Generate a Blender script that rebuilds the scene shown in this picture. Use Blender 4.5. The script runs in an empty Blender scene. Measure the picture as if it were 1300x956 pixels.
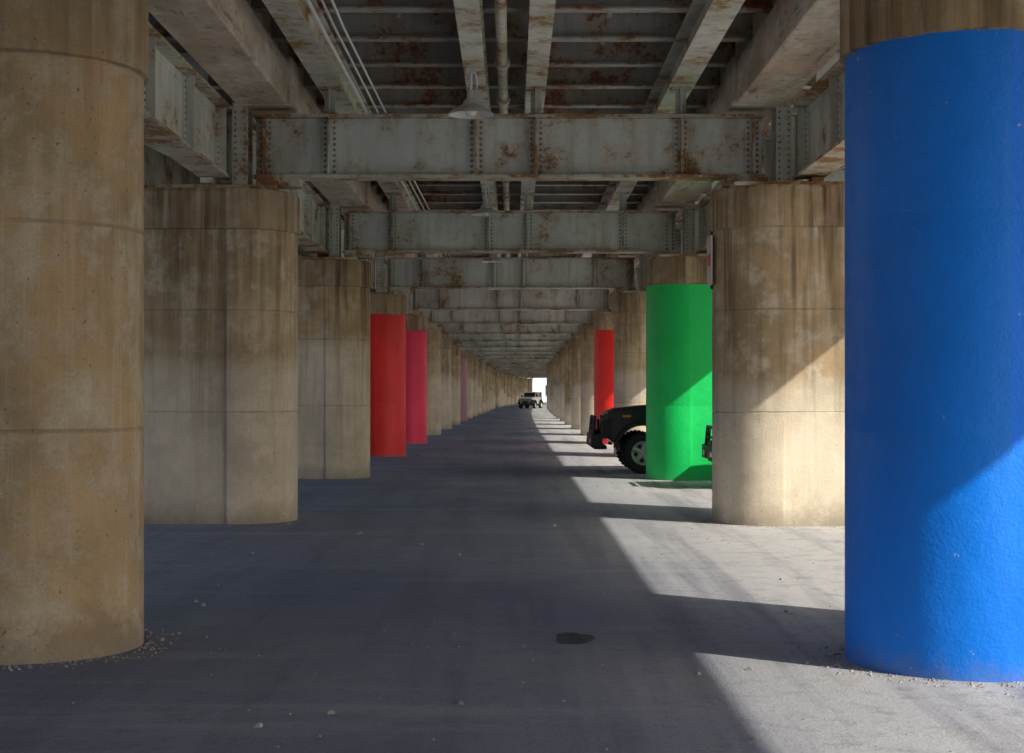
import bpy, bmesh, math, random
from mathutils import Vector, Matrix
random.seed(7)
S = bpy.context.scene
S.view_settings.view_transform = 'Standard'
S.view_settings.look = 'None'
S.view_settings.exposure = 0

# ------------------------------------------------------------------ materials
class NT:
    def __init__(s, name):
        s.m = bpy.data.materials.new(name); s.m.use_nodes = True
        s.n = s.m.node_tree.nodes; s.l = s.m.node_tree.links
        s.b = s.n['Principled BSDF']
        s.pos = s.n.new('ShaderNodeNewGeometry').outputs['Position']
    def link(s, a, b): s.l.new(a, b)
    def map(s, sc, off=(0, 0, 0)):
        n = s.n.new('ShaderNodeMapping'); n.inputs['Scale'].default_value = sc
        n.inputs['Location'].default_value = off
        s.link(s.pos, n.inputs['Vector']); return n.outputs[0]
    def noise(s, sc=(1, 1, 1), scale=1, detail=4, rough=.6, off=(0, 0, 0), dist=0):
        n = s.n.new('ShaderNodeTexNoise'); n.inputs['Scale'].default_value = scale
        n.inputs['Detail'].default_value = min(detail, 4); n.inputs['Roughness'].default_value = rough
        n.inputs['Distortion'].default_value = dist
        s.link(s.map(sc, off), n.inputs['Vector']); return n.outputs[0]
    def rng(s, v, a, b, c=0, d=1):
        n = s.n.new('ShaderNodeMapRange'); n.inputs[1].default_value = a; n.inputs[2].default_value = b
        n.inputs[3].default_value = c; n.inputs[4].default_value = d
        s.link(v, n.inputs[0]); return n.outputs[0]
    def math(s, op, a, b=None):
        n = s.n.new('ShaderNodeMath'); n.operation = op
        for i, v in enumerate((a, b)):
            if v is None: continue
            if isinstance(v, (int, float)): n.inputs[i].default_value = v
            else: s.link(v, n.inputs[i])
        return n.outputs[0]
    def mix(s, f, a, b, bl='MIX'):
        n = s.n.new('ShaderNodeMix'); n.data_type = 'RGBA'; n.blend_type = bl
        for i, v in ((0, f), (6, a), (7, b)):
            if isinstance(v, (int, float)): n.inputs[i].default_value = v
            elif isinstance(v, tuple): n.inputs[i].default_value = (*v, 1)
            else: s.link(v, n.inputs[i])
        return n.outputs[2]
    def bump(s, h, st=.3, d=.02):
        n = s.n.new('ShaderNodeBump'); n.inputs['Strength'].default_value = st
        n.inputs['Distance'].default_value = d
        s.link(h, n.inputs['Height']); s.link(n.outputs[0], s.b.inputs['Normal'])
    def z(s):
        n = s.n.new('ShaderNodeSeparateXYZ'); s.link(s.pos, n.inputs[0]); return n.outputs
    def objcol(s):
        i = s.n.new('ShaderNodeObjectInfo'); n = s.n.new('ShaderNodeSeparateColor')
        s.link(i.outputs['Color'], n.inputs[0]); return n.outputs
    def out(s, col, rough=.8, metal=0, spec=None):
        if isinstance(col, tuple): s.b.inputs['Base Color'].default_value = (*col, 1)
        else: s.link(col, s.b.inputs['Base Color'])
        if isinstance(rough, (int, float)): s.b.inputs['Roughness'].default_value = rough
        else: s.link(rough, s.b.inputs['Roughness'])
        s.b.inputs['Metallic'].default_value = metal
        if spec is not None: s.b.inputs['Specular IOR Level'].default_value = spec
        return s.m

def m_simple(name, c, rough=.6, metal=0, var=.25, bump=.0):
    t = NT(name)
    n = t.noise((1, 1, 1), 6, 3)
    col = t.mix(t.rng(n, .35, .7), tuple(x * (1 - var) for x in c), tuple(min(1, x * (1 + var)) for x in c))
    if bump: t.bump(t.noise((1, 1, 1), 40, 2), bump, .01)
    return t.out(col, rough, metal)

def m_pier(name, tan, low, dark):
    """object colour: R = height of the old damp line /5 m (tone below it lifted for sunlight), G = streak amount, B = warmth"""
    t = NT(name)
    x, y, z = t.z()
    oc = t.objcol()
    big = t.noise((.8, .8, .8), 1.1, 4, .65)
    big2 = t.noise((1, 1, 1), 3.2, 4, .7, (5, 2, 9))
    st = t.noise((2.4, 2.4, .16), 1.6, 4, .6, (1, 1, 1))
    st2 = t.noise((7, 7, .3), 1.5, 4, .6, (8, 3, 0))
    edge = t.math('ADD', z, t.math('MULTIPLY', t.math('SUBTRACT', big2, .5), .5))
    thr = t.math('SUBTRACT', edge, t.math('MULTIPLY', oc[0], 5))
    f = t.rng(thr, -.12, .14, .1, .92)
    lowv = t.mix(t.rng(big, .35, .68), low, tuple(c * .68 for c in low))
    grey = (.47, .42, .34)
    tanw = t.mix(oc[2], (.56, .45, .31), tan)
    upv = t.mix(t.rng(big, .36, .66), tanw, (.34, .25, .145))
    upv = t.mix(t.rng(big2, .44, .64, 0, .65), upv, grey)
    col = t.mix(f, lowv, upv)
    col = t.mix(t.rng(big2, .5, .75, 0, .55), col, tuple(min(1, c * 1.05) for c in low))
    topf = t.math('MULTIPLY', t.rng(z, .8, 3.9, .12, 1), oc[1])
    col = t.mix(t.math('MULTIPLY', t.rng(st, .48, .66), topf), col, dark)
    col = t.mix(t.math('MULTIPLY', t.rng(st2, .54, .72, 0, .8), topf), col, (.07, .06, .04))
    col = t.mix(t.rng(st2, .30, .44, .35, 0), col, (.78, .70, .56))
    bg = t.rng(t.math('ADD', z, t.math('MULTIPLY', big2, .4)), .2, .5, .5, 0)
    col = t.mix(bg, col, (.14, .12, .10))
    pits = t.noise((1, 1, 1), 30, 2, .5)
    col = t.mix(t.rng(pits, .70, .74, 0, .55), col, (.12, .09, .06))
    fine = t.noise((1, 1, 1), 60, 3, .7)
    col = t.mix(t.rng(fine, .3, .7, 0, .25), col, (.15, .12, .08))
    for zj in (1.42, 2.71, 3.735):
        d = t.math('ABSOLUTE', t.math('SUBTRACT', z, zj))
        col = t.mix(t.math('MULTIPLY', t.rng(d, .003, .018, .4, 0), t.rng(big2, .40, .62)), col, (.10, .08, .06))
    h = t.math('ADD', t.math('MULTIPLY', big2, .7), t.math('SUBTRACT', t.math('MULTIPLY', fine, .3), t.math('MULTIPLY', t.rng(pits, .68, .76), .5)))
    t.bump(h, .45, .03)
    return t.out(col, .9, 0, .2)

M_PIER = m_pier('weathered_concrete', (.68, .46, .24), (.86, .77, .62), (.17, .11, .055))  # second colour, the lower tone, raised to brighten the sunlit concrete
M_COLLAR = m_pier('stained_concrete_collar', (.50, .34, .18), (.62, .52, .38), (.12, .08, .045))
def m_beam():
    t = NT('concrete_beam')
    a = t.noise((1, .4, 1), 1.6, 4, .7)
    b = t.noise((.6, .6, .6), 1.0, 4, .6, (4, 7, 2))
    col = t.mix(t.rng(a, .38, .62), (.80, .74, .64), (.50, .42, .32))
    col = t.mix(t.rng(b, .48, .62, 0, .6), col, (.70, .48, .36))
    col = t.mix(t.rng(t.noise((1, 1, 1), 7, 4, .7), .57, .70, 0, .65), col, (.16, .12, .08))
    col = t.mix(t.rng(t.noise((1.5, .25, 3), 2, 4, .7, (3, 3, 3)), .58, .68, 0, .65), col, (.12, .09, .06))
    t.bump(t.noise((1, 1, 1), 18, 4, .7), .4, .02)
    return t.out(col, .9, 0, .2)
M_BEAM = m_beam()

def m_steel(name, base, rustamt, rustc=(.34, .18, .07)):
    t = NT(name)
    a = t.noise((1, 1, 1), 2.2, 4, .75)
    b = t.noise((1, 1, 1), .9, 3, .5, (3, 9, 4))
    s = t.noise((5, 5, .5), 1.4, 4, .6, (2, 5, 1))
    fn = t.noise((1, 1, 1), 20, 4, .75)
    col = t.mix(t.rng(b, .35, .68), base, tuple(c * .74 for c in base))
    col = t.mix(t.rng(s, .48, .70, 0, .55), col, tuple(c * f for c, f in zip(base, (.54, .48, .38))))
    k = t.math('ADD', t.math('ADD', a, t.math('MULTIPLY', t.math('SUBTRACT', b, .5), .5)), t.math('MULTIPLY', t.math('SUBTRACT', fn, .5), .32))
    col = t.mix(t.rng(k, .50 - rustamt, .66 - rustamt, 0, .6), col, (.50, .38, .20))
    rf = t.rng(k, .61 - rustamt, .72 - rustamt, 0, .92)
    rc = t.mix(t.rng(fn, .35, .65), rustc, tuple(c * .5 for c in rustc))
    col = t.mix(rf, col, rc)
    t.bump(fn, .25, .01)
    return t.out(col, t.rng(rf, 0, 1, .5, .9))
M_STEEL = m_steel('grey_painted_steel', (.74, .79, .75), .005)
M_FLANGE = m_steel('rusted_steel_flange', (.62, .62, .55), .12, (.38, .18, .07))
M_STRING = m_steel('stringer_steel', (.82, .83, .75), .05, (.48, .28, .10))
M_PURLIN = m_steel('purlin_steel', (.54, .54, .54), .09, (.44, .15, .10))
M_DECK = m_steel('deck_plate', (.54, .58, .62), .02, (.34, .18, .13))
M_PIPE = m_steel('pipe_steel', (.76, .74, .64), .06, (.40, .22, .09))
M_RIVET = m_simple('rivet_steel', (.30, .27, .22), .6, 0, .4)
M_CABLE = m_simple('conduit_grey', (.84, .85, .86), .5, 0, .05)
M_ALU = m_simple('lamp_aluminium', (.74, .74, .72), .45, .2, .12)
M_BULB = m_simple('lamp_glass', (.8, .78, .7), .2, 0, .1)

def m_paint(name, c):
    t = NT(name)
    a = t.noise((.7, .7, .5), 1.2, 4, .6)
    b = t.noise((1, 1, 1), 9, 4, .7, (4, 4, 1))
    col = t.mix(t.rng(a, .3, .7), c, tuple(x * .76 for x in c))
    col = t.mix(t.rng(b, .58, .75, 0, .26), col, tuple(x * .6 for x in c))
    s = t.noise((4, 4, .2), 1.6, 4, .6, (9, 1, 2))
    col = t.mix(t.rng(s, .55, .75, 0, .25), col, tuple(min(1, x * .85 + .05) for x in c))
    x, y, z = t.z()
    g = t.rng(t.math('ADD', z, t.math('MULTIPLY', b, .35)), .16, .32, .4, 0)
    col = t.mix(g, col, (.2, .2, .22))
    chip = t.noise((1, 1, 1), 17, 3, .6, (1, 8, 3))
    col = t.mix(t.rng(chip, .73, .75, 0, .8), col, (.5, .45, .38))
    t.bump(t.math('ADD', t.noise((1, 1, 1), 4, 4, .6), t.math('MULTIPLY', t.noise((1, 1, 1), 45, 2), .3)), .42, .025)
    return t.out(col, t.rng(b, .3, .7, .40, .6), 0, .4)
M_BLUE = m_paint('blue_paint', (.0, .235, 1.0))
M_GREEN = m_paint('green_paint', (.006, .70, .15))
M_RED = m_paint('red_paint', (.98, .035, .03))
M_PINK = m_paint('crimson_paint', (.98, .035, .12))
M_PURP = m_paint('faded_plum_paint', (.50, .25, .32))

def m_floor():
    t = NT('worn_asphalt')
    x, y, z = t.z()
    big = t.noise((.35, .16, 1), 1.0, 4, .6)
    st = t.noise((2.2, .10, 1), 1.0, 4, .65, (3, 1, 0))
    cr = t.noise((.16, 1.3, 1), 1.0, 4, .65, (7, 2, 0))
    fine = t.noise((1, 1, 1), 50, 4, .9)
    mid = t.noise((1, 1, 1), 4, 4, .8, (3, 3, 0))
    # worn driving strip is darker; sunlit right side painted paler to imitate stronger sun
    sun_side = t.rng(t.math('ADD', x, t.math('MULTIPLY', mid, 1.2)), .9, 3.0)
    a = t.mix(sun_side, (.185, .21, .28), (.50, .50, .51))
    b = t.mix(sun_side, (.27, .29, .35), (.62, .61, .60))
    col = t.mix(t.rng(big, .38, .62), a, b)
    col = t.mix(t.rng(st, .48, .66, 0, .55), col, (.14, .155, .21))
    col = t.mix(t.rng(cr, .52, .68, 0, .3), col, (.46, .46, .48))
    col = t.mix(t.rng(mid, .50, .68, 0, .5), col, (.15, .155, .19))
    col = t.mix(t.rng(fine, .55, .70, 0, .6), col, (.62, .61, .60))
    col = t.mix(t.rng(fine, .30, .44, .7, 0), col, (.06, .065, .085))
    t.bump(t.math('ADD', t.math('MULTIPLY', fine, .6), mid), .65, .025)
    return t.out(col, .88, 0, .25)
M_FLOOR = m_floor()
def m_lot():
    t = NT('pale_bounce_lot')  # kept pale so it reflects sun up under the deck
    a = t.noise((1, 1, 1), .3, 4, .7)
    col = t.mix(t.rng(a, .4, .6), (.62, .60, .55), (.52, .50, .45))
    t.bump(t.noise((1, 1, 1), 20, 4, .8), .3, .02)
    return t.out(col, 1)
M_LOT = m_lot()
def m_ground():
    t = NT('dry_grass_ground')
    a = t.noise((1, 1, 1), .15, 4, .7)
    col = t.mix(t.rng(a, .4, .6), (.12, .14, .05), (.30, .27, .18))
    return t.out(col, 1)
M_GROUND = m_ground()
M_ROAD = m_simple('road_asphalt', (.06, .06, .065), .9, 0, .25, .3)
M_KERB = m_simple('kerb_concrete', (.45, .44, .40), .9, 0, .15, .3)
M_WHITE = m_simple('white_line_paint', (.78, .78, .75), .7, 0, .1)
M_STONE = m_simple('gravel_stone', (.36, .34, .33), .9, 0, .4)
M_PATCH = m_simple('dark_tar_patch', (.085, .085, .095), .85, 0, .6, .6)
M_TYRE = m_simple('tyre_rubber', (.025, .025, .027), .85, 0, .3, .3)
M_RIM = m_simple('wheel_alloy', (.65, .65, .66), .35, .4, .1)
M_TRIM = m_simple('black_trim', (.02, .02, .022), .55, 0, .2)
M_GLASS = m_simple('car_glass', (.02, .025, .03), .06, 0, .1)
M_LENS = m_simple('headlight_lens', (.75, .76, .78), .12, .2, .05)
M_ORANGE = m_simple('orange_lens', (.95, .35, .02), .3, 0, .05)
M_REDL = m_simple('red_lens', (.6, .01, .01), .3, 0, .05)
M_WIN = m_simple('window_glass', (.05, .07, .09), .1, 0, .2)
M_LEAF = m_simple('leaf_green', (.11, .13, .03), .8, 0, .6)
M_BARK = m_simple('bark', (.10, .075, .05), .95, 0, .3, .6)
M_SIGN = m_simple('sign_face', (.65, .63, .58), .5, 0, .15)

# ------------------------------------------------------------------ mesh builder
class MB:
    def __init__(s): s.v = []; s.f = []; s.mi = []; s.mats = []
    def mat(s, m):
        if m not in s.mats: s.mats.append(m)
        return s.mats.index(m)
    def add(s, vs, fs, m):
        o = len(s.v); k = s.mat(m); s.v += [tuple(v) for v in vs]
        for f in fs: s.f.append(tuple(i + o for i in f)); s.mi.append(k)
    def hexa(s, p, m):
        s.add(p, [(0, 3, 2, 1), (4, 5, 6, 7), (0, 1, 5, 4), (1, 2, 6, 5), (2, 3, 7, 6), (3, 0, 4, 7)], m)
    def box(s, x0, x1, y0, y1, z0, z1, m):
        s.hexa([(x0, y0, z0), (x1, y0, z0), (x1, y1, z0), (x0, y1, z0), (x0, y0, z1), (x1, y0, z1), (x1, y1, z1), (x0, y1, z1)], m)
    def seg(s, x0, x1, ya, yb, z0, z1, m):
        a, b = off(ya), off(yb)
        s.hexa([(x0 + a, ya, z0), (x1 + a, ya, z0), (x1 + b, yb, z0), (x0 + b, yb, z0), (x0 + a, ya, z1), (x1 + a, ya, z1), (x1 + b, yb, z1), (x0 + b, yb, z1)], m)
    def cyl(s, p, q, r, m, n=12, r2=None, cap=True):
        p, q = Vector(p), Vector(q); d = (q - p).normalized()
        u = d.orthogonal().normalized(); w = d.cross(u)
        r2 = r if r2 is None else r2
        vs = []
        for c, rr in ((p, r), (q, r2)):
            for i in range(n):
                a = 2 * math.pi * i / n
                vs.append(c + (u * math.cos(a) + w * math.sin(a)) * rr)
        fs = [(i, (i + 1) % n, n + (i + 1) % n, n + i) for i in range(n)]
        if cap: fs += [tuple(reversed(range(n))), tuple(range(n, 2 * n))]
        s.add(vs, fs, m)
    def lathe(s, prof, c, axis, m, n=24):
        c = Vector(c); d = Vector(axis).normalized(); u = d.orthogonal().normalized(); w = d.cross(u)
        vs = []
        for r, h in prof:
            for i in range(n):
                a = 2 * math.pi * i / n
                vs.append(c + d * h + (u * math.cos(a) + w * math.sin(a)) * r)
        fs = []
        for k in range(len(prof) - 1):
            for i in range(n):
                j = (i + 1) % n
                fs.append((k * n + i, k * n + j, (k + 1) * n + j, (k + 1) * n + i))
        s.add(vs, fs, m)
    def rivet(s, c, nrm, r=.017, m=None):
        c = Vector(c); d = Vector(nrm); u = d.orthogonal().normalized(); w = d.cross(u)
        vs = []
        for rr, h in ((r, 0), (r * .75, r * .6)):
            for i in range(6):
                a = math.pi * i / 3
                vs.append(c + d * h + (u * math.cos(a) + w * math.sin(a)) * rr)
        vs.append(c + d * r * .9)
        fs = [(i, (i + 1) % 6, 6 + (i + 1) % 6, 6 + i) for i in range(6)] + [(6 + i, 6 + (i + 1) % 6, 12) for i in range(6)]
        s.add(vs, fs, m or M_RIVET)
    def extr(s, poly, y0, y1, m):
        n = len(poly)
        vs = [(x, y0, z) for x, z in poly] + [(x, y1, z) for x, z in poly]
        fs = [tuple(range(n)), tuple(reversed(range(n, 2 * n)))] + [((i + 1) % n, i, n + i, n + (i + 1) % n) for i in range(n)]
        s.add(vs, fs, m)
    def obj(s, name, parent=None, smooth=None, bevel=None):
        me = bpy.data.meshes.new(name); me.from_pydata(s.v, [], s.f)
        for m in s.mats: me.materials.append(m)
        me.polygons.foreach_set('material_index', s.mi)
        bm = bmesh.new(); bm.from_mesh(me); bmesh.ops.recalc_face_normals(bm, faces=bm.faces); bm.to_mesh(me); bm.free()
        if smooth:
            me.shade_smooth(); me.set_sharp_from_angle(angle=math.radians(smooth))
        o = bpy.data.objects.new(name, me); S.collection.objects.link(o)
        if bevel:
            b = o.modifiers.new('bevel', 'BEVEL'); b.width = bevel; b.segments = 2; b.limit_method = 'ANGLE'; b.angle_limit = math.radians(40)
        if parent: o.parent = parent
        return o
def empty(name):
    o = bpy.data.objects.new(name, None); S.collection.objects.link(o); return o
def off(y): return 7.5e-5 * max(0, y - 50) ** 2 + 3.3e-4 * max(0, y - 185) ** 2

# ------------------------------------------------------------------ stations
N = 26
LF = {0: -1.1, 1: 9.57, 2: 19.9, 3: 30.5, 4: 41.2, 5: 51.9}
RF = {0: -1.4, 1: 9.0, 2: 19.6, 3: 29.9, 4: 40.6, 5: 51.2}
G = {-1: -11.3, 0: -.7, 1: 9.8, 2: 20.35, 3: 31.0, 4: 41.6, 5: 52.2}
for n in range(6, N + 1):
    LF[n] = 51.9 + 10.6 * (n - 5); RF[n] = 51.3 + 10.6 * (n - 5); G[n] = 52.2 + 10.6 * (n - 5)
LPX = {1: 183, 2: 378, 3: 470, 4: 515, 5: 542, 6: 560}
RPX = {1: 1072, 2: 904, 3: 820, 4: 779, 5: 754, 6: 737}
R = .75; PL = 2.95
def pier(front, xc, d, paint=None):
    yc = front + R; K = 22; pts = []
    w = R - .035; L = PL - 2 * R
    for i in range(K + 1):
        a = math.radians(90 + 180 * i / K)
        pts.append((math.cos(a) * R, math.sin(a) * R, math.cos(a), math.sin(a)))
    pts += [(.04, -R, 0, -1), (.045, -w, 0, -1), (L - .045, -w, 0, -1), (L - .04, -R, 0, -1)]
    for i in range(K + 1):
        a = math.radians(-90 + 180 * i / K)
        pts.append((L + math.cos(a) * R, math.sin(a) * R, math.cos(a), math.sin(a)))
    pts += [(L - .04, R, 0, 1), (L - .045, w, 0, 1), (.045, w, 0, 1), (.04, R, 0, 1)]
    lv = [(-.1, 0)]
    gd = -.001 if paint else -.006
    for zj in (1.42, 2.71):
        lv += [(zj - .012, 0), (zj - .005, gd), (zj + .005, gd), (zj + .012, 0)]
    lv += [(3.735, 0), (3.745, .03), (4.21, .03), (4.26, .0)]
    mb = MB(); n = len(pts); vs = []
    rr = random.Random(int(front * 10) + d)
    for z, o in lv:
        for (px, py, nx, ny) in pts:
            j = rr.uniform(-.004, .004) if abs(z - 3.735) < .02 or abs(z - 4.21) < .01 else 0
            vs.append((xc + d * (px + nx * o), yc + py + ny * o, z + j))
    lo, hi = [], []
    for k in range(len(lv) - 1):
        t = hi if lv[k][0] >= 3.73 else lo
        for i in range(n):
            j = (i + 1) % n
            t.append((k * n + i, k * n + j, (k + 1) * n + j, (k + 1) * n + i))
    hi.append(tuple((len(lv) - 1) * n + i for i in range(n)))
    mb.add(vs, lo, paint or M_PIER)
    k = mb.mat(M_COLLAR)
    for f in hi: mb.f.append(f); mb.mi.append(k)
    return mb.obj('concrete_pier', smooth=32)
def cx(px, front, d):
    t = (px - 650) / 2000
    return t * (front + R) + d * R * math.sqrt(1 + t * t)
LP = {4: M_RED, 5: M_PINK, 9: M_PURP}
RP = {1: M_BLUE, 3: M_GREEN, 5: M_RED}
LW = {1: (-.5, .35, .75), 2: (2.0, .85, .3), 3: (2.65, .9, 1)}
RW = {1: (1, .9, .8), 2: (1.75, 1.0, .6), 4: (2.2, .8, .6)}
LXC, RXC = {}, {}
for n in range(0, N + 1):
    LXC[n] = cx(LPX[n], LF[n], -1) if n in LPX else (-2.85 - R + off(LF[n]) if n else -2.55 - R)
    RXC[n] = cx(RPX[n], RF[n], 1) if n in RPX else (2.72 + R + off(RF[n]) if n else 2.3 + R)
    for (F, X, d, P, W_) in ((LF, LXC, -1, LP, LW), (RF, RXC, 1, RP, RW)):
        o = pier(F[n], X[n], d, P.get(n))
        c = W_.get(n, (random.uniform(.8, 3), random.uniform(.4, .9), random.random()))
        o.color = (c[0] / 5, c[1], c[2], 1)

# ------------------------------------------------------------------ bridge superstructure
bridge = empty('elevated_roadway_bridge')
SX = (-2.35, -.46, .31, 2.18)
EDGE = {-1: 6.1, 1: 7.6}
gird = MB(); riv = MB()
for n in range(0, N + 1):
    g = G[n]; o = off(g); x0, x1 = -3.3 + o, 3.22 + o
    gird.box(x0, x1, g - .012, g + .012, 4.46, 5.2, M_STEEL)
    gird.box(x0 - .02, x1 + .02, g - .18, g + .18, 5.2, 5.235, M_FLANGE)
    gird.box(x0 - .02, x1 + .02, g - .18, g + .18, 4.425, 4.46, M_FLANGE)
    for zz in ((4.462, 4.56), (5.10, 5.198)):
        gird.box(x0, x1, g - .03, g - .0125, zz[0], zz[1], M_STEEL)
    stiff = [x0 + .12 - o] + list(SX) + [x1 - .12 - o]
    for sx in stiff:
        X = sx + o
        gird.box(X - .012, X + .012, g - .165, g - .0125, 4.462, 5.198, M_FLANGE)
        gird.box(X - .09, X + .09, g - .045, g - .031, 4.47, 5.19, M_STEEL)
        gird.box(X - .012, X + .012, g + .0125, g + .165, 4.462, 5.198, M_STEEL)
        if n <= 7:
            for i in range(10):
                for s in (-.06, .06):
                    riv.rivet((X + s, g - .045, 4.51 + i * .071), (0, -1, 0), .021)
    if 1 <= n <= 4:
        k = int((x1 - x0) / .13)
        for i in range(k):
            X = x0 + .06 + i * .13
            if min(abs(X - s - o) for s in stiff) < .11: continue
            for zz in (4.51, 5.15): riv.rivet((X, g - .03, zz), (0, -1, 0), .013, M_STEEL)
    for sx in SX:
        X = sx + o
        gird.box(X - .11, X + .11, g - .1, g + .1, 5.236, 5.26, M_FLANGE)
        gird.box(X - .07, X + .07, g - .012, g + .012, 5.261, 5.574, M_STEEL)
        gird.box(X - .012, X + .012, g - .09, g - .013, 5.261, 5.574, M_STEEL)
        gird.box(X - .012, X + .012, g + .013, g + .09, 5.261, 5.574, M_STEEL)
        gird.box(X - .13, X + .13, g - .1, g + .1, 5.575, 5.599, M_FLANGE)
    for sd, xc_ in ((-1, LXC[n]), (1, RXC[n])):
        fr = LF[n] if sd < 0 else RF[n]
        a, b = (xc_ - .55 * sd, xc_ + (PL - R - .6) * sd)
        gird.box(min(a, b), max(a, b), fr + .12, fr + 1.38, 4.262, 4.31, M_FLANGE)
        X = o + sd * 3.0
        gird.box(X - .28, X + .28, g - .16, g + .16, 4.312, 4.424, M_FLANGE)
        X = o + sd * 3.48
        gird.box(X - .012, X + .012, g - .16, g + .16, 4.33, 5.33, M_STEEL)
        gird.box(X - .10, X + .10, g - .19, g - .165, 4.33, 5.33, M_STEEL)
        gird.box(X - .10, X + .10, g + .165, g + .19, 4.33, 5.33, M_STEEL)
        if n <= 5:
            for i in range(12):
                for s in (-.06, .06): riv.rivet((X + s, g - .19, 4.4 + i * .078), (0, -1, 0), .016)
        xa, xb = X + sd * .45, o + sd * EDGE[sd]
        for (u0, u1, v0, v1, hw, m) in ((4.5, 5.62, 6.05, 6.05, .02, M_STEEL), (4.46, 5.58, 4.495, 5.615, .16, M_FLANGE)):
            gird.hexa([(xa, g - hw, u0), (xb, g - hw, u1), (xb, g + hw, u1), (xa, g + hw, u0), (xa, g - hw, v0), (xb, g - hw, v1), (xb, g + hw, v1), (xa, g + hw, v0)], m)
        gird.box(min(xa, X + .3 * sd), max(xa, X + .3 * sd), g - .5, g + .5, 4.312, 4.38, M_FLANGE)
gird.obj('cross_girders', bridge)
longi = MB(); conc = MB(); strg = MB(); deck = MB()
for n in range(-1, N):
    ya, yb = G[n], G[n + 1]
    for sd in (-1, 1):
        X = sd * 3.78
        longi.seg(X - .012, X + .012, ya + .2, yb - .2, 4.43, 5.29, M_STEEL)
        longi.seg(X - .19, X + .19, ya + .2, yb - .2, 5.291, 5.325, M_FLANGE)
        longi.seg(X - .19, X + .19, ya + .2, yb - .2, 4.394, 4.429, M_FLANGE)
        for zz in ((4.432, 4.53), (5.19, 5.289)):
            xa = X - sd * .013
            longi.seg(min(xa, xa - sd * .016), max(xa, xa - sd * .016), ya + .21, yb - .21, zz[0], zz[1], M_STEEL)
        k = 5
        for i in range(k + 1):
            y = ya + .3 + (yb - ya - .6) * i / k; o = off(y)
            xa = X + o - sd * .013; xb = xa - sd * .13
            longi.box(min(xa, xb), max(xa, xb), y - .011, y + .011, 4.432, 5.289, M_STEEL)
            xb = xa - sd * .03
            longi.box(min(xa, xb), max(xa, xb), y - .085, y + .085, 4.437, 5.284, M_STEEL)
            if n <= 3:
                for j in range(11):
                    for s in (-.05, .05): riv.rivet((xb, y + s, 4.49 + j * .074), (-sd, 0, 0), .018)
        a, b = sorted((sd * 2.86, sd * 3.52))
        conc.seg(a, b, ya + .0, yb - .03, 5.34, 5.9, M_BEAM)
        a, b = sorted((sd * 2.99, sd * 3.42))
        conc.seg(a, b, ya, yb - .03, 5.902, 6.38, M_BEAM)
        a, b = sorted((sd * 2.80, sd * 3.57))
        conc.seg(a, b, ya - .3, ya + .3, 5.326, 5.95, M_BEAM)
        a, b = sorted((sd * 5.2, sd * 5.6))
        strg.seg(a, b, ya, yb - .03, 5.75, 5.79, M_FLANGE)
        c = sd * 5.4
        strg.seg(c - .015, c + .015, ya, yb - .03, 5.791, 6.049, M_STRING)
        E = EDGE[sd]
        fz = 5.3 if sd > 0 else 4.95
        a, b = sorted((sd * (E + .02), sd * (E + .06)))
        strg.seg(a, b, ya, yb - .03, fz, 6.38, M_STRING)
        a, b = sorted((sd * (E - .1), sd * (E + .18)))
        strg.seg(a, b, ya, yb - .03, fz - .035, fz - .001, M_FLANGE)
        a, b = sorted((sd * (E - .05), sd * (E + .25)))
        conc.seg(a, b, ya, yb - .03, 6.76, 7.6, M_BEAM)
    for i, sx in enumerate(SX):
        w = .16 if i in (0, 3) else .13
        strg.seg(sx - w, sx + w, ya + .015, yb - .015, 5.6, 5.625, M_STRING)
        strg.seg(sx - .012, sx + .012, ya + .015, yb - .015, 5.626, 6.02, M_STRING)
        strg.seg(sx - w, sx + w, ya + .015, yb - .015, 6.021, 6.045, M_STRING)
    for i in range(7):
        y = ya + (yb - ya) * (i + .5) / 7
        deck.seg(-6.1, 7.6, y - .1, y + .1, 6.05, 6.075, M_PURLIN)
        deck.seg(-6.1, 7.6, y - .012, y + .012, 6.076, 6.38, M_PURLIN)
        if n <= 5:
            for sx in (-1.4, -.08, 1.2):
                deck.seg(sx - .03, sx + .03, y + .11, y + (yb - ya) / 7 - .11, 6.30, 6.385, M_PURLIN)
    deck.seg(-6.35, 7.85, ya, yb, 6.39, 6.75, M_DECK)
longi.obj('riveted_edge_girders', bridge); conc.obj('concrete_edge_beams', bridge, bevel=.025)
strg.obj('stringers', bridge); deck.obj('deck_and_purlins', bridge); riv.obj('rivets', bridge, smooth=60)

pipe = MB(); cab = MB()
for n in range(-1, N):
    ya, yb = G[n], G[n + 1]; oa, ob = off(ya), off(yb)
    pipe.cyl((-.12 + oa, ya, 5.78), (-.12 + ob, yb, 5.78), .065, M_PIPE, 14)
    for t in (.16, .5, .93):
        y = ya + (yb - ya) * t; o = off(y)
        pipe.cyl((-.12 + o, y - .09, 5.78), (-.12 + o, y + .09, 5.78), .095, M_PIPE, 14)
        pipe.cyl((-.12 + o, y + .3, 5.78), (-.12 + o, y + .3, 6.05), .012, M_PIPE, 6)
    for i, x in enumerate((-1.86, -1.72, -1.62)):
        m = (ya + yb) / 2; sag = .03 + .03 * i
        cab.cyl((x + oa, ya, 5.262), (x + off(m), m, 5.262 - sag), .014 if i else .02, M_CABLE, 6, cap=False)
        cab.cyl((x + off(m), m, 5.262 - sag), (x + ob, yb, 5.262), .014 if i else .02, M_CABLE, 6, cap=False)
pipe.obj('overhead_pipe', smooth=40); cab.obj('electrical_conduit', smooth=60)

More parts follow.
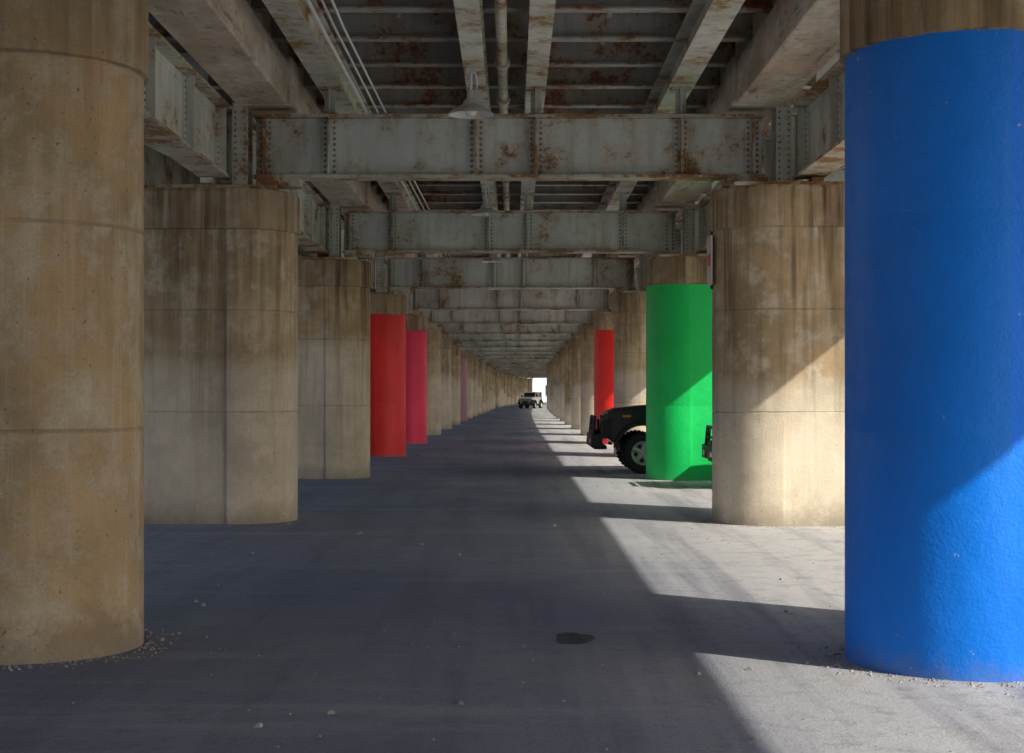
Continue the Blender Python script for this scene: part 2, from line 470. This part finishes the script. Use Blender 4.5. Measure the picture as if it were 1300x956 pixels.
for n in range(1, N):
    y = G[n] - 1.25; X = -.5 + off(y); lm = MB()
    lm.lathe([(.0, .30), (.045, .30), (.05, .2), (.085, .17), (.10, .12), (.19, .085), (.27, .02), (.28, 0), (.265, .0), (.18, .07), (.09, .10), (0, .10)], (X, y, 5.03), (0, 0, 1), M_ALU, 28)
    lm.lathe([(0, -.02), (.05, -.01), (.075, .04), (.05, .1), (0, .1)], (X, y, 5.03), (0, 0, 1), M_BULB, 16)
    lm.cyl((X, y, 5.32), (X, y, 5.6), .018, M_CABLE, 8)
    lm.box(X - .06, X + .06, y - .06, y + .06, 5.53, 5.598, M_ALU)
    lm.cyl((X + .05, y, 5.585), (X + .05, y + 1.2, 5.585), .012, M_CABLE, 6)
    lm.obj('hanging_lamp', smooth=35)

sg = MB()
xs = RXC[2] - R
sg.box(xs - .045, xs - .03, 20.12, 20.58, 3.05, 3.68, M_SIGN)
sg.box(xs - .029, xs + .02, 20.3, 20.34, 3.0, 3.73, M_TRIM)
sg.box(xs - .047, xs - .0455, 20.18, 20.52, 3.3, 3.45, M_REDL)
sg.obj('parking_sign')

# ------------------------------------------------------------------ ground
def sheet(name, x0, x1, y0, y1, z, m):
    b = MB(); b.add([(x0, y0, z), (x1, y0, z), (x1, y1, z), (x0, y1, z)], [(0, 1, 2, 3)], m); return b.obj(name)
sheet('ground', -900, 900, -700, 1400, -.012, M_GROUND)
sheet('bounce_lot', -60, 40, -120, 360, -.006, M_LOT)  # unseen wide lot, added on both sides to bounce sunlight onto the ceiling
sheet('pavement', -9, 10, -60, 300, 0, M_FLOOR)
st = MB(); st.add([(40.2, -300, 0), (49, -300, 0), (49, 600, 0), (40.2, 600, 0)], [(0, 1, 2, 3)], M_ROAD)
st.add([(44.5, -300, .004), (44.65, -300, .004), (44.65, 600, .004), (44.5, 600, .004)], [(0, 1, 2, 3)], M_WHITE)
st.obj('street')
kb = MB()
for x in (40, 49, -60.2): kb.box(x, x + .15, -120, 360, -.05, .12, M_KERB)
kb.obj('kerb')
pk = MB()
for i in range(60):
    y = -20 + i * 2.9 * 2
    pk.add([(11, y, 0), (16, y, 0), (16, y + .1, 0), (11, y + .1, 0)], [(0, 1, 2, 3)], M_WHITE)
pk.obj('parking_bay_lines')
pt = MB(); vs = [(.42, 10.62, .004)]
for i in range(40):
    a = 2 * math.pi * i / 40; rr = 1 + random.uniform(-.12, .12) + .12 * math.sin(a * 3 + 1)
    vs.append((.42 + .13 * rr * math.cos(a), 10.62 + .24 * rr * math.sin(a), .004))
pt.add(vs, [(0, i + 1, (i + 1) % 40 + 1) for i in range(40)], M_PATCH); pt.obj('tar_patch')
gr = MB()
def stone(x, y, s):
    b = [(-1, -1, 0), (1, -1, 0), (1, 1, 0), (-1, 1, 0), (-.6, -.6, 1), (.6, -.6, 1), (.6, .6, 1), (-.6, .6, 1)]
    a = random.random() * 6.3; ca, sa = math.cos(a), math.sin(a)
    vs = []
    for p in b:
        px = p[0] * s * random.uniform(.6, 1.2); py = p[1] * s * random.uniform(.6, 1.2)
        vs.append((x + px * ca - py * sa, y + px * sa + py * ca, p[2] * s * random.uniform(.6, 1.1)))
    gr.hexa(vs, M_STONE)
for n in range(1, 6):
    for fr, xc_, d in ((LF[n], LXC[n], -1), (RF[n], RXC[n], 1)):
        for i in range(260 if n < 2 else 80):
            a = random.uniform(math.pi * .5, math.pi * 1.5); rr = R + .02 + abs(random.gauss(0, .12))
            stone(xc_ + d * rr * math.cos(a), fr + R + rr * math.sin(a), random.uniform(.003, .011))
        for i in range(180 if n < 2 else 40):
            stone(xc_ + d * random.uniform(0, 1.6), fr - abs(random.gauss(0, .12)), random.uniform(.003, .011))
for i in range(420):
    y = 7 + 28 * random.random() ** 1.5
    stone(random.uniform(-3.5, 3.5), y, random.uniform(.004, .009) if random.random() < .92 else random.uniform(.012, .022))
gr.obj('gravel')

# ------------------------------------------------------------------ vehicles
def suv(paint, x, y, z, rot, sc):
    root = empty('parked_car')
    b = MB(); FW = 1.0
    def arc(cx_, r, a0, a1, k=12): return [(cx_ + r * math.cos(math.radians(a0 + (a1 - a0) * i / k)), .42 + r * math.sin(math.radians(a0 + (a1 - a0) * i / k))) for i in range(k + 1)]
    W = .77
    prof = [(.34, .66), (.30, 1.05), (.36, 1.17), (.5, 1.2), (1.0, 1.255), (1.55, 1.29), (4.1, 1.30), (4.14, .62), (3.3 + .5, .56)] + arc(3.3, .48, 12, 168) + [(2.7, .52), (1.55, .52)] + arc(FW, .48, 12, 168)
    b.extr(prof, -W, W, paint)
    b.obj('body', root, smooth=30, bevel=.035)
    h = MB()
    h.extr([(.42, 1.19), (.5, 1.225), (1.0, 1.28), (1.5, 1.31), (1.5, 1.25), (.5, 1.15)], -.5, .5, paint)
    for s in (-1, 1):
        for fx in (FW, 3.3):
            o = arc(fx, .56, 8, 172, 12); i_ = arc(fx, .49, 8, 172, 12)
            h.extr(o + list(reversed(i_)), *(sorted((s * .74, s * .95))), M_TRIM)
        h.box(1.6, 2.65, *(sorted((s * .775, s * .90))), .44, .50, M_TRIM)
        for dx in (1.68, 2.62, 3.0):
            h.box(dx, dx + .012, *(sorted((s * .765, s * .773))), .6, 1.27, M_TRIM)
        h.box(2.4, 2.55, *(sorted((s * .77, s * .80))), 1.1, 1.135, M_TRIM)
        h.box(1.72, 1.85, *(sorted((s * .80, s * 1.0))), 1.33, 1.5, M_TRIM)
        h.box(.62, .78, *(sorted((s * .765, s * .78))), 1.06, 1.1, M_ORANGE)
        h.box(1.35, 1.42, *(sorted((s * .3, s * .36))), 1.31, 1.335, M_TRIM)
    h.obj('fenders_and_trim', root, bevel=.012)
    c = MB()
    gp = [(1.62, 1.3), (1.96, 1.80), (4.05, 1.80), (4.11, 1.3)]
    c.extr(gp, -.68, .68, M_GLASS); c.obj('glass', root)
    f = MB()
    f.extr([(1.9, 1.79), (1.93, 1.85), (2.2, 1.875), (4.0, 1.865), (4.1, 1.80), (4.08, 1.79)], -.72, .72, paint)
    for s in (-1, 1):
        y0, y1 = sorted((s * .66, s * .71))
        f.extr([(1.58, 1.3), (1.66, 1.3), (2.0, 1.80), (1.92, 1.80)], y0, y1, paint)
        for px in (2.6, 3.02, 4.0): f.extr([(px, 1.3), (px + .1, 1.3), (px + .08, 1.80), (px, 1.80)], y0, y1, paint)
    f.obj('roof_and_pillars', root, bevel=.015)
    g = MB()
    g.box(.285, .33, -.62, .62, .72, 1.12, paint)
    for k in range(7):
        yy = -.27 + k * .09; g.box(.275, .30, yy - .022, yy + .022, .80, 1.08, M_TRIM)
    for s in (-1, 1):
        g.lathe([(0, -.02), (.07, -.018), (.1, 0), (.105, .03)], (.28, s * .46, .97), (1, 0, 0), M_LENS, 20)
        g.lathe([(.10, -.015), (.118, -.015), (.118, .03)], (.28, s * .46, .97), (1, 0, 0), M_TRIM, 20)
        g.box(.265, .30, s * .6 - .05, s * .6 + .05, .82, .88, M_ORANGE)
        g.lathe([(0, -.02), (.05, -.015), (.06, .03)], (.02, s * .5, .6), (1, 0, 0), M_LENS, 14)
        g.box(.22, .42, *(sorted((s * .70, s * .86))), .66, 1.0, M_TRIM)
    g.box(.03, .24, -.88, .88, .50, .74, M_TRIM)
    g.box(.10, .34, -.55, .55, .45, .52, M_TRIM)
    g.box(.06, .22, -.24, .24, .74, .82, M_TRIM)
    g.cyl((.12, -.2, .78), (.12, .2, .78), .055, M_PIPE, 12)
    for s in (-1, 1):
        g.cyl((.08, s * .70, .70), (.11, s * .66, 1.06), .03, M_TRIM, 10)
        g.cyl((.08, s * .36, .70), (.11, s * .34, 1.06), .026, M_TRIM, 10)
        g.box(.0, .03, s * .33 - .03, s * .33 + .03, .52, .6, M_REDL)
    g.cyl((.11, -.68, 1.06), (.11, .68, 1.06), .03, M_TRIM, 10)
    g.cyl((.10, -.68, .88), (.10, .68, .88), .022, M_TRIM, 10)
    g.box(4.12, 4.28, -.85, .85, .52, .68, M_TRIM)
    for s in (-1, 1): g.box(4.13, 4.17, s * .68 - .06, s * .68 + .06, .85, 1.05, M_REDL)
    g.box(.6, 4.0, -.45, .45, .40, .55, M_TRIM)
    g.obj('front_grille_and_bumpers', root, bevel=.008)
    w = MB()
    def wheel(cx_, cy, cz, ax):
        q_ = .90
        w.lathe([(r * q_, hh) for r, hh in [(.24, .13), (.30, .155), (.385, .15), (.42, .11), (.425, 0), (.42, -.11), (.385, -.15), (.30, -.155), (.24, -.13)]], (cx_, cy, cz), ax, M_TYRE, 40)
        A = Vector(ax); C = Vector((cx_, cy, cz)); u = A.orthogonal().normalized(); v = A.cross(u)
        for i in range(30):
            a = 2 * math.pi * i / 30
            d = u * math.cos(a) + v * math.sin(a); t = A.cross(d)
            for q in (-1, 1):
                p = C + d * .425 * q_ + A * (.075 * q)
                pts = [p + A * sa + t * st_ + d * sd_ for sd_ in (-.02, .014) for sa, st_ in ((-.06, -.022), (.06, -.022), (.06, .022), (-.06, .022))]
                w.hexa(pts, M_TYRE)
        w.lathe([(0, .10), (.05, .10), (.06, .07), (.12, .06), (.18, .075), (.21, .135), (.225, .14), (.225, .1)], (cx_, cy, cz), ax, M_RIM, 32)
        for i in range(5):
            a = 2 * math.pi * i / 5
            d = u * math.cos(a) + v * math.sin(a)
            w.cyl(C + d * .05 + A * .085, C + d * .20 + A * .115, .03, M_RIM, 8)
            e = u * math.cos(a + .63) + v * math.sin(a + .63)
            w.cyl(C + e * .14 + A * .05, C + e * .14 + A * .074, .038, M_TRIM, 10)
    for fx in (FW, 3.3):
        wheel(fx, -.80, .39, (0, -1, 0)); wheel(fx, .80, .39, (0, 1, 0))
        w.cyl((fx, -.7, .39), (fx, .7, .39), .05, M_TRIM, 8)
    wheel(4.27, 0, .98, (1, 0, 0))
    w.obj('wheels', root, smooth=35)
    root.location = (x, y, z); root.rotation_euler = (0, 0, rot); root.scale = (sc,) * 3
    return root
M_CAR1 = m_simple('black_car_paint', (.03, .035, .045), .22, .2, .1)
M_CAR2 = m_simple('dark_green_car_paint', (.01, .12, .05), .25, .2, .1)
M_CAR3 = m_simple('white_car_paint', (.85, .85, .85), .3, 0, .03)
suv(M_CAR1, 1.6, 33.4, 0, 0, 1.10)
suv(M_CAR2, 3.42, 27.75, 0, 0, 1.0)
suv(M_CAR3, 1.45, 176, 0, math.radians(72), 1.0)

# ------------------------------------------------------------------ buildings
def building(name, x0, x1, y0, y1, h, wall, faces, storeys, pitch=3.6):
    root = empty(name)
    b = MB(); b.box(x0, x1, y0, y1, -.02, h, wall); b.obj('walls', root)
    t = MB(); t.box(x0 - .25, x1 + .25, y0 - .25, y1 + .25, h, h + .5, M_KERB); t.obj('roof_parapet', root)
    w = MB(); sh = h / storeys
    for f in faces:
        L = (x1 - x0) if f in 'SN' else (y1 - y0)
        k = int(L / pitch)
        for s in range(storeys):
            for i in range(k):
                c = (i + .5) * L / k; z0 = s * sh + sh * .3; z1 = s * sh + sh * .78; hw = .8
                if s == 0 and i % 5 == 2: z0 = .02
                if f == 'S': w.box(x0 + c - hw, x0 + c + hw, y0 - .03, y0 - .003, z0, z1, M_WIN); w.box(x0 + c - hw - .1, x0 + c + hw + .1, y0 - .12, y0 - .003, z0 - .15, z0 - .005, M_KERB); w.box(x0 + c - .04, x0 + c + .04, y0 - .06, y0 - .031, z0, z1, M_WHITE)
                if f == 'W': w.box(x0 - .03, x0 - .003, y0 + c - hw, y0 + c + hw, z0, z1, M_WIN); w.box(x0 - .12, x0 - .003, y0 + c - hw - .1, y0 + c + hw + .1, z0 - .15, z0 - .005, M_KERB)
                if f == 'E': w.box(x1 + .003, x1 + .03, y0 + c - hw, y0 + c + hw, z0, z1, M_WIN); w.box(x1 + .003, x1 + .12, y0 + c - hw - .1, y0 + c + hw + .1, z0 - .15, z0 - .005, M_KERB)
    w.obj('windows_and_door', root)
def m_brick():
    t = NT('brick'); v = t.n.new('ShaderNodeTexBrick'); v.inputs['Scale'].default_value = 1
    v.inputs['Color1'].default_value = (.33, .13, .08, 1); v.inputs['Color2'].default_value = (.25, .09, .06, 1); v.inputs['Mortar'].default_value = (.35, .32, .28, 1)
    v.inputs['Brick Width'].default_value = .23; v.inputs['Row Height'].default_value = .075; v.inputs['Mortar Size'].default_value = .008
    x, y, z = t.z(); c = t.n.new('ShaderNodeCombineXYZ'); t.link(t.math('ADD', x, y), c.inputs[0]); t.link(z, c.inputs[1]); t.link(c.outputs[0], v.inputs['Vector'])
    return t.out(v.outputs[0], .9)
M_BRICK = m_brick(); M_PALE = m_simple('pale_blue_render', (.62, .74, .84), .8, 0, .08)
building('warehouse_building', -6, 60, 345, 370, 9, M_PALE, 'S', 2, 9)
building('brick_building', -85, -66, -30, 90, 10, M_BRICK, 'E', 3)
building('brick_building', 54, 72, 20, 130, 8, M_BRICK, 'W', 2)

def tree_mesh(seed, h=8):
    rn = random.Random(seed); b = MB()
    b.cyl((0, 0, 0), (.1, 0, h * .4), .22, M_BARK, 10, .15); b.cyl((.1, 0, h * .4), (0, .1, h * .8), .15, M_BARK, 8, .05)
    cl = []
    for i in range(11):
        a = rn.uniform(0, 6.28); r = rn.uniform(.12, .33) * h; z = h * rn.uniform(.42, .95)
        r *= 1 - max(0, (z / h - .65)) * 1.8
        c = Vector((r * math.cos(a), r * math.sin(a), z)); cl.append(c)
        b.cyl((.05, 0, h * rn.uniform(.3, .55)), c, .07, M_BARK, 6, .02)
    for c in cl:
        cr = rn.uniform(.1, .17) * h
        for i in range(150):
            d = Vector((rn.gauss(0, 1), rn.gauss(0, 1), rn.gauss(0, .7))).normalized() * cr * rn.random() ** .4
            p = c + d; s = rn.uniform(.07, .15)
            u = Vector((rn.gauss(0, 1), rn.gauss(0, 1), rn.gauss(0, 1))).normalized(); v = u.orthogonal().normalized()
            b.add([p - u * s, p - v * s * .6, p + u * s, p + v * s * .6], [(0, 1, 2, 3)], M_LEAF)
    return b
tm = [tree_mesh(k).obj('shade_tree') for k in (1, 2)]
spots = [(-14, 300, 1), (-22, 270, 1.1), (-62, 205, 1.2), (-62, 150, 1), (-63, 95, 1.1), (-62, 55, .9), (-62, 24, 1), (51.5, 45, 1), (51.5, 75, 1.1), (51.5, 15, .9), (51.5, 110, 1)]
for i, (x, y, s) in enumerate(spots):
    if i < 2: o = tm[i]
    else: o = bpy.data.objects.new('shade_tree', tm[i % 2].data); S.collection.objects.link(o)
    o.location = (x, y, -.01); o.scale = (s, s, s); o.rotation_euler = (0, 0, i * 1.3)

# ------------------------------------------------------------------ light, sky, camera
w = bpy.data.worlds.new('World'); S.world = w; w.use_nodes = True
nt = w.node_tree; bg = nt.nodes['Background']
sky = nt.nodes.new('ShaderNodeTexSky'); sky.sky_type = 'NISHITA'; sky.sun_disc = False
EL = math.atan(.64); AZ = math.atan2(.8, -.6)
sky.sun_elevation = EL; sky.sun_rotation = AZ; sky.dust_density = 2.5
nt.links.new(sky.outputs[0], bg.inputs[0]); bg.inputs[1].default_value = .15
sl = bpy.data.lights.new('sun', 'SUN'); sl.energy = 5; sl.angle = math.radians(.5); sl.color = (1, .94, .82)
so = bpy.data.objects.new('sun', sl); S.collection.objects.link(so)
sd = Vector((.8 * math.cos(EL), -.6 * math.cos(EL), math.sin(EL)))
so.rotation_euler = sd.to_track_quat('Z', 'Y').to_euler(); so.location = (30, -20, 30)
cam = bpy.data.cameras.new('camera'); co = bpy.data.objects.new('camera', cam); S.collection.objects.link(co)
co.location = (0, 0, 1.65); co.rotation_euler = (math.radians(90), 0, 0)
cam.sensor_width = 36; cam.lens = 2000 / 1300 * 36; cam.shift_y = 22 / 1300; cam.clip_end = 3000
S.camera = co
